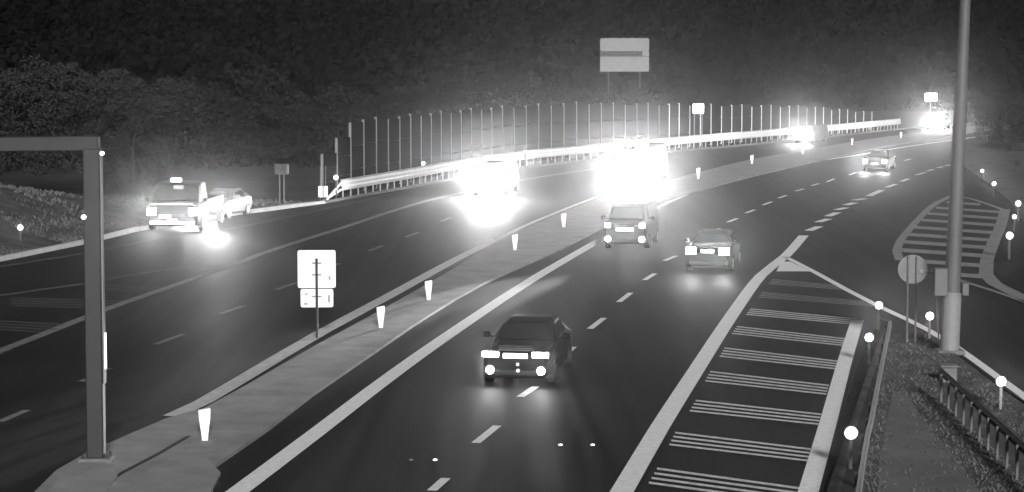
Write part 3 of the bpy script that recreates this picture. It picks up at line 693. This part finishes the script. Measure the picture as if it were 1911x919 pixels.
def heading(a, b):
    "rz so that the vehicle's front (-Y) points from b back to a"
    A, B = G(*a), G(*b); d = (A-B); return math.atan2(d.y, d.x)+math.pi/2
def emblem(r, w_):  # emblem's reflection put in as small glowing discs
    for x, z, s_ in ((.06, .58, .045), (.07, .42, .05)):
        mb = MB(); mb.tube((x, -.03, z), (x, -.055, z), s_, s_*.8, 8); mb.build('emblem_glint', 'plate_white', r)
vehicle('car', G(962, 722), heading((985,730),(1113,603)), 'nearest dark car with white-lit lamps and plate straddling the lane dashes', 'car', 'car', 4.4, 1.84, 1.5, .92,
        .83, .42, .13, fog=(.66, .42, .1, 'lamp'), plate_z=.80, plate_w=.62, spot=30, spot_size=26, high=330, high_size=5, extra=emblem, plate_m='soft_glow')
vehicle('van', G(1166, 466), heading((1165,556),(1262,478)), 'grey van with dim lamps and bright plate just below the brightest glare', 'van', 'van', 4.6, 1.9, 1.9, 1.15,
        1.05, .25, .2, 'paint_black', 'soft_glow', fog=(.74, .45, .13, 'soft_glow'), plate_z=.88, plate_w=.75, spot=60000, beam_yaw=-7, spot_pitch=1.2, spot_size=8.5, high=330, high_size=5, plate_m='soft_glow')
vehicle('car', G(1320, 509), heading((1203,523),(1330,430)), 'dark car with two starry headlights behind the nearest car on the right', 'car', 'car', 4.3, 1.8, 1.46, .9,
        0.84, .38, .27, 'paint_black', 'lamp', plate_z=.84, plate_w=.5, spot=150, spot_size=40, high=1700, high_size=5, plate_m='soft_glow')
vehicle('car', G(1632, 320), heading((1543,340),(1688,298)), 'farthest car on the right-hand carriageway with twin headlights and dashes beside it', 'car', 'car', 4.2, 1.8, 1.46, .85,
        .72, .3, .26, 'paint_grey', 'lamp', spot=300, high=4500, high_size=5)
def added_floods(r, w_):  # extra lamps added to widen the truck's glare
    for x in (-.78, -.26, .26, .78):
        mb = MB(); mb.tube((x, .3, 2.7), (x, .18, 2.7), .2, .26, 18); h_ = mb.build('added_flood_lamp', 'trim', r)
        mb = MB(); mb.tube((x, .178, 2.7), (x, .15, 2.7), .25, .23, 18); mb.build('lens', 'lamp', h_)
    for x in (-.56, 0, .56):
        mb = MB(); mb.tube((x, .0, 1.3), (x, -.12, 1.3), .24, .28, 18); h_ = mb.build('added_flood_lamp', 'trim', r)
        mb = MB(); mb.tube((x, -.122, 1.3), (x, -.15, 1.3), .27, .25, 18); mb.build('lens', 'lamp', h_)
    mb = MB(); mb.tube((-.95, .3, 2.42), (.95, .3, 2.42), .03, n=8); mb.build('added_lamp_bar', 'trim', r)
vehicle('truck', G(1180, 346), heading((1080,372),(1200,338)), 'brightest vehicle in the middle, a truck with added floodlights blazing at the camera', 'truck', 'van', 6.5, 2.3, 2.5, 1.5,
        .8, .62, .42, 'paint_grey', 'lamp', spot=3500, extra=added_floods, high=29000, high_size=7)
vehicle('large_car', G(912, 366), heading((840,395),(960,352)), 'large car with two blazing headlights lighting the left carriageway white', 'car', 'van', 4.9, 2.1, 1.9, 1.2,
        .95, .66, .5, 'paint_grey', 'lamp', spot=5000, spot_pitch=12, spot_size=140, high=14000, high_size=6)
def beacon(r, w_):
    mb = MB(); mb.box(-.25, .25, .8, 1.0, 2.32, 2.5, ch=.03); mb.build('beacon', 'soft_glow', r)
    mb = MB(); mb.box(-1.1, 1.1, -.1, .0, .32, .5, ch=.02); mb.build('bumper', 'rail_white', r)
    mb = MB(); mb.box(-1.1, 1.1, 1.9, 6.6, .95, 1.35, ch=.03); mb.build('load_box', 'paint_grey', r)
    mb = MB(); mb.box(-.65, -.05, -.06, -.03, .62, .8); mb.build('trim_panel', 'rail_white', r)
    mb = MB(); mb.box(-1.0, 1.0, -.04, -.01, 1.28, 1.33); mb.build('chrome_strip', 'rail_white', r)
vehicle('truck', G(322, 432), heading((180,470),(360,425))*.45, 'small truck at the left with one lamp visible and one blazing', 'truck', 'van', 2.4, 2.6, 2.3, 1.3,
        .95, .4, .35, 'paint_black', 'lamp', spot=50, extra=beacon, high=5500, high_size=5, beam_yaw=25, spot_pitch=4, spot_size=60)
vehicle('car', G(386, 410), heading((300,440),(480,404)), 'car close behind the small left truck, hidden in its glare', 'car', 'car', 4.3, 1.8, 1.46, .9,
        .8, .35, .3, 'paint_silver', 'lamp', spot=5000, high=6500, high_size=7, beam_yaw=22, spot_pitch=2.2, spot_size=26, blend=.12)
vehicle('car', G(1496, 268), heading((1300,290),(1500,270)), 'car with blazing lamps against the far bright guardrail', 'car', 'van', 4.6, 1.9, 1.7, 1.0,
        .9, .4, .35, 'paint_grey', 'lamp', spot=1200, high=7000, high_size=6)
vehicle('car', G(1745, 243), heading((1640,262),(1745,243)), 'farthest car with a starry lamp left of the tall mast', 'car', 'van', 4.6, 2.0, 1.8, 1.1,
        1.0, .5, .45, 'paint_grey', 'lamp', spot=1200, high=11000, high_size=5.5)

# ------------------------------------------------------------------ haze added to carry the headlamps' glow
HAZE = 0.0002
hm = bpy.data.materials.new('haze'); hm.use_nodes = True; n = hm.node_tree.nodes; n.remove(n['Principled BSDF'])
pv = n.new('ShaderNodeVolumePrincipled'); pv.inputs['Color'].default_value = (.9, .9, .9, 1); pv.inputs['Density'].default_value = HAZE; pv.inputs['Anisotropy'].default_value = .972
hm.node_tree.links.new(pv.outputs[0], n['Material Output'].inputs['Volume']); M['haze'] = hm
mb = MB(); mb.box(-1000, 1200, -80, 1400, -4, 90)
tag(mb.build('haze', 'haze'), 'thin added haze for the glow around the headlamps', 'haze', kind='stuff')
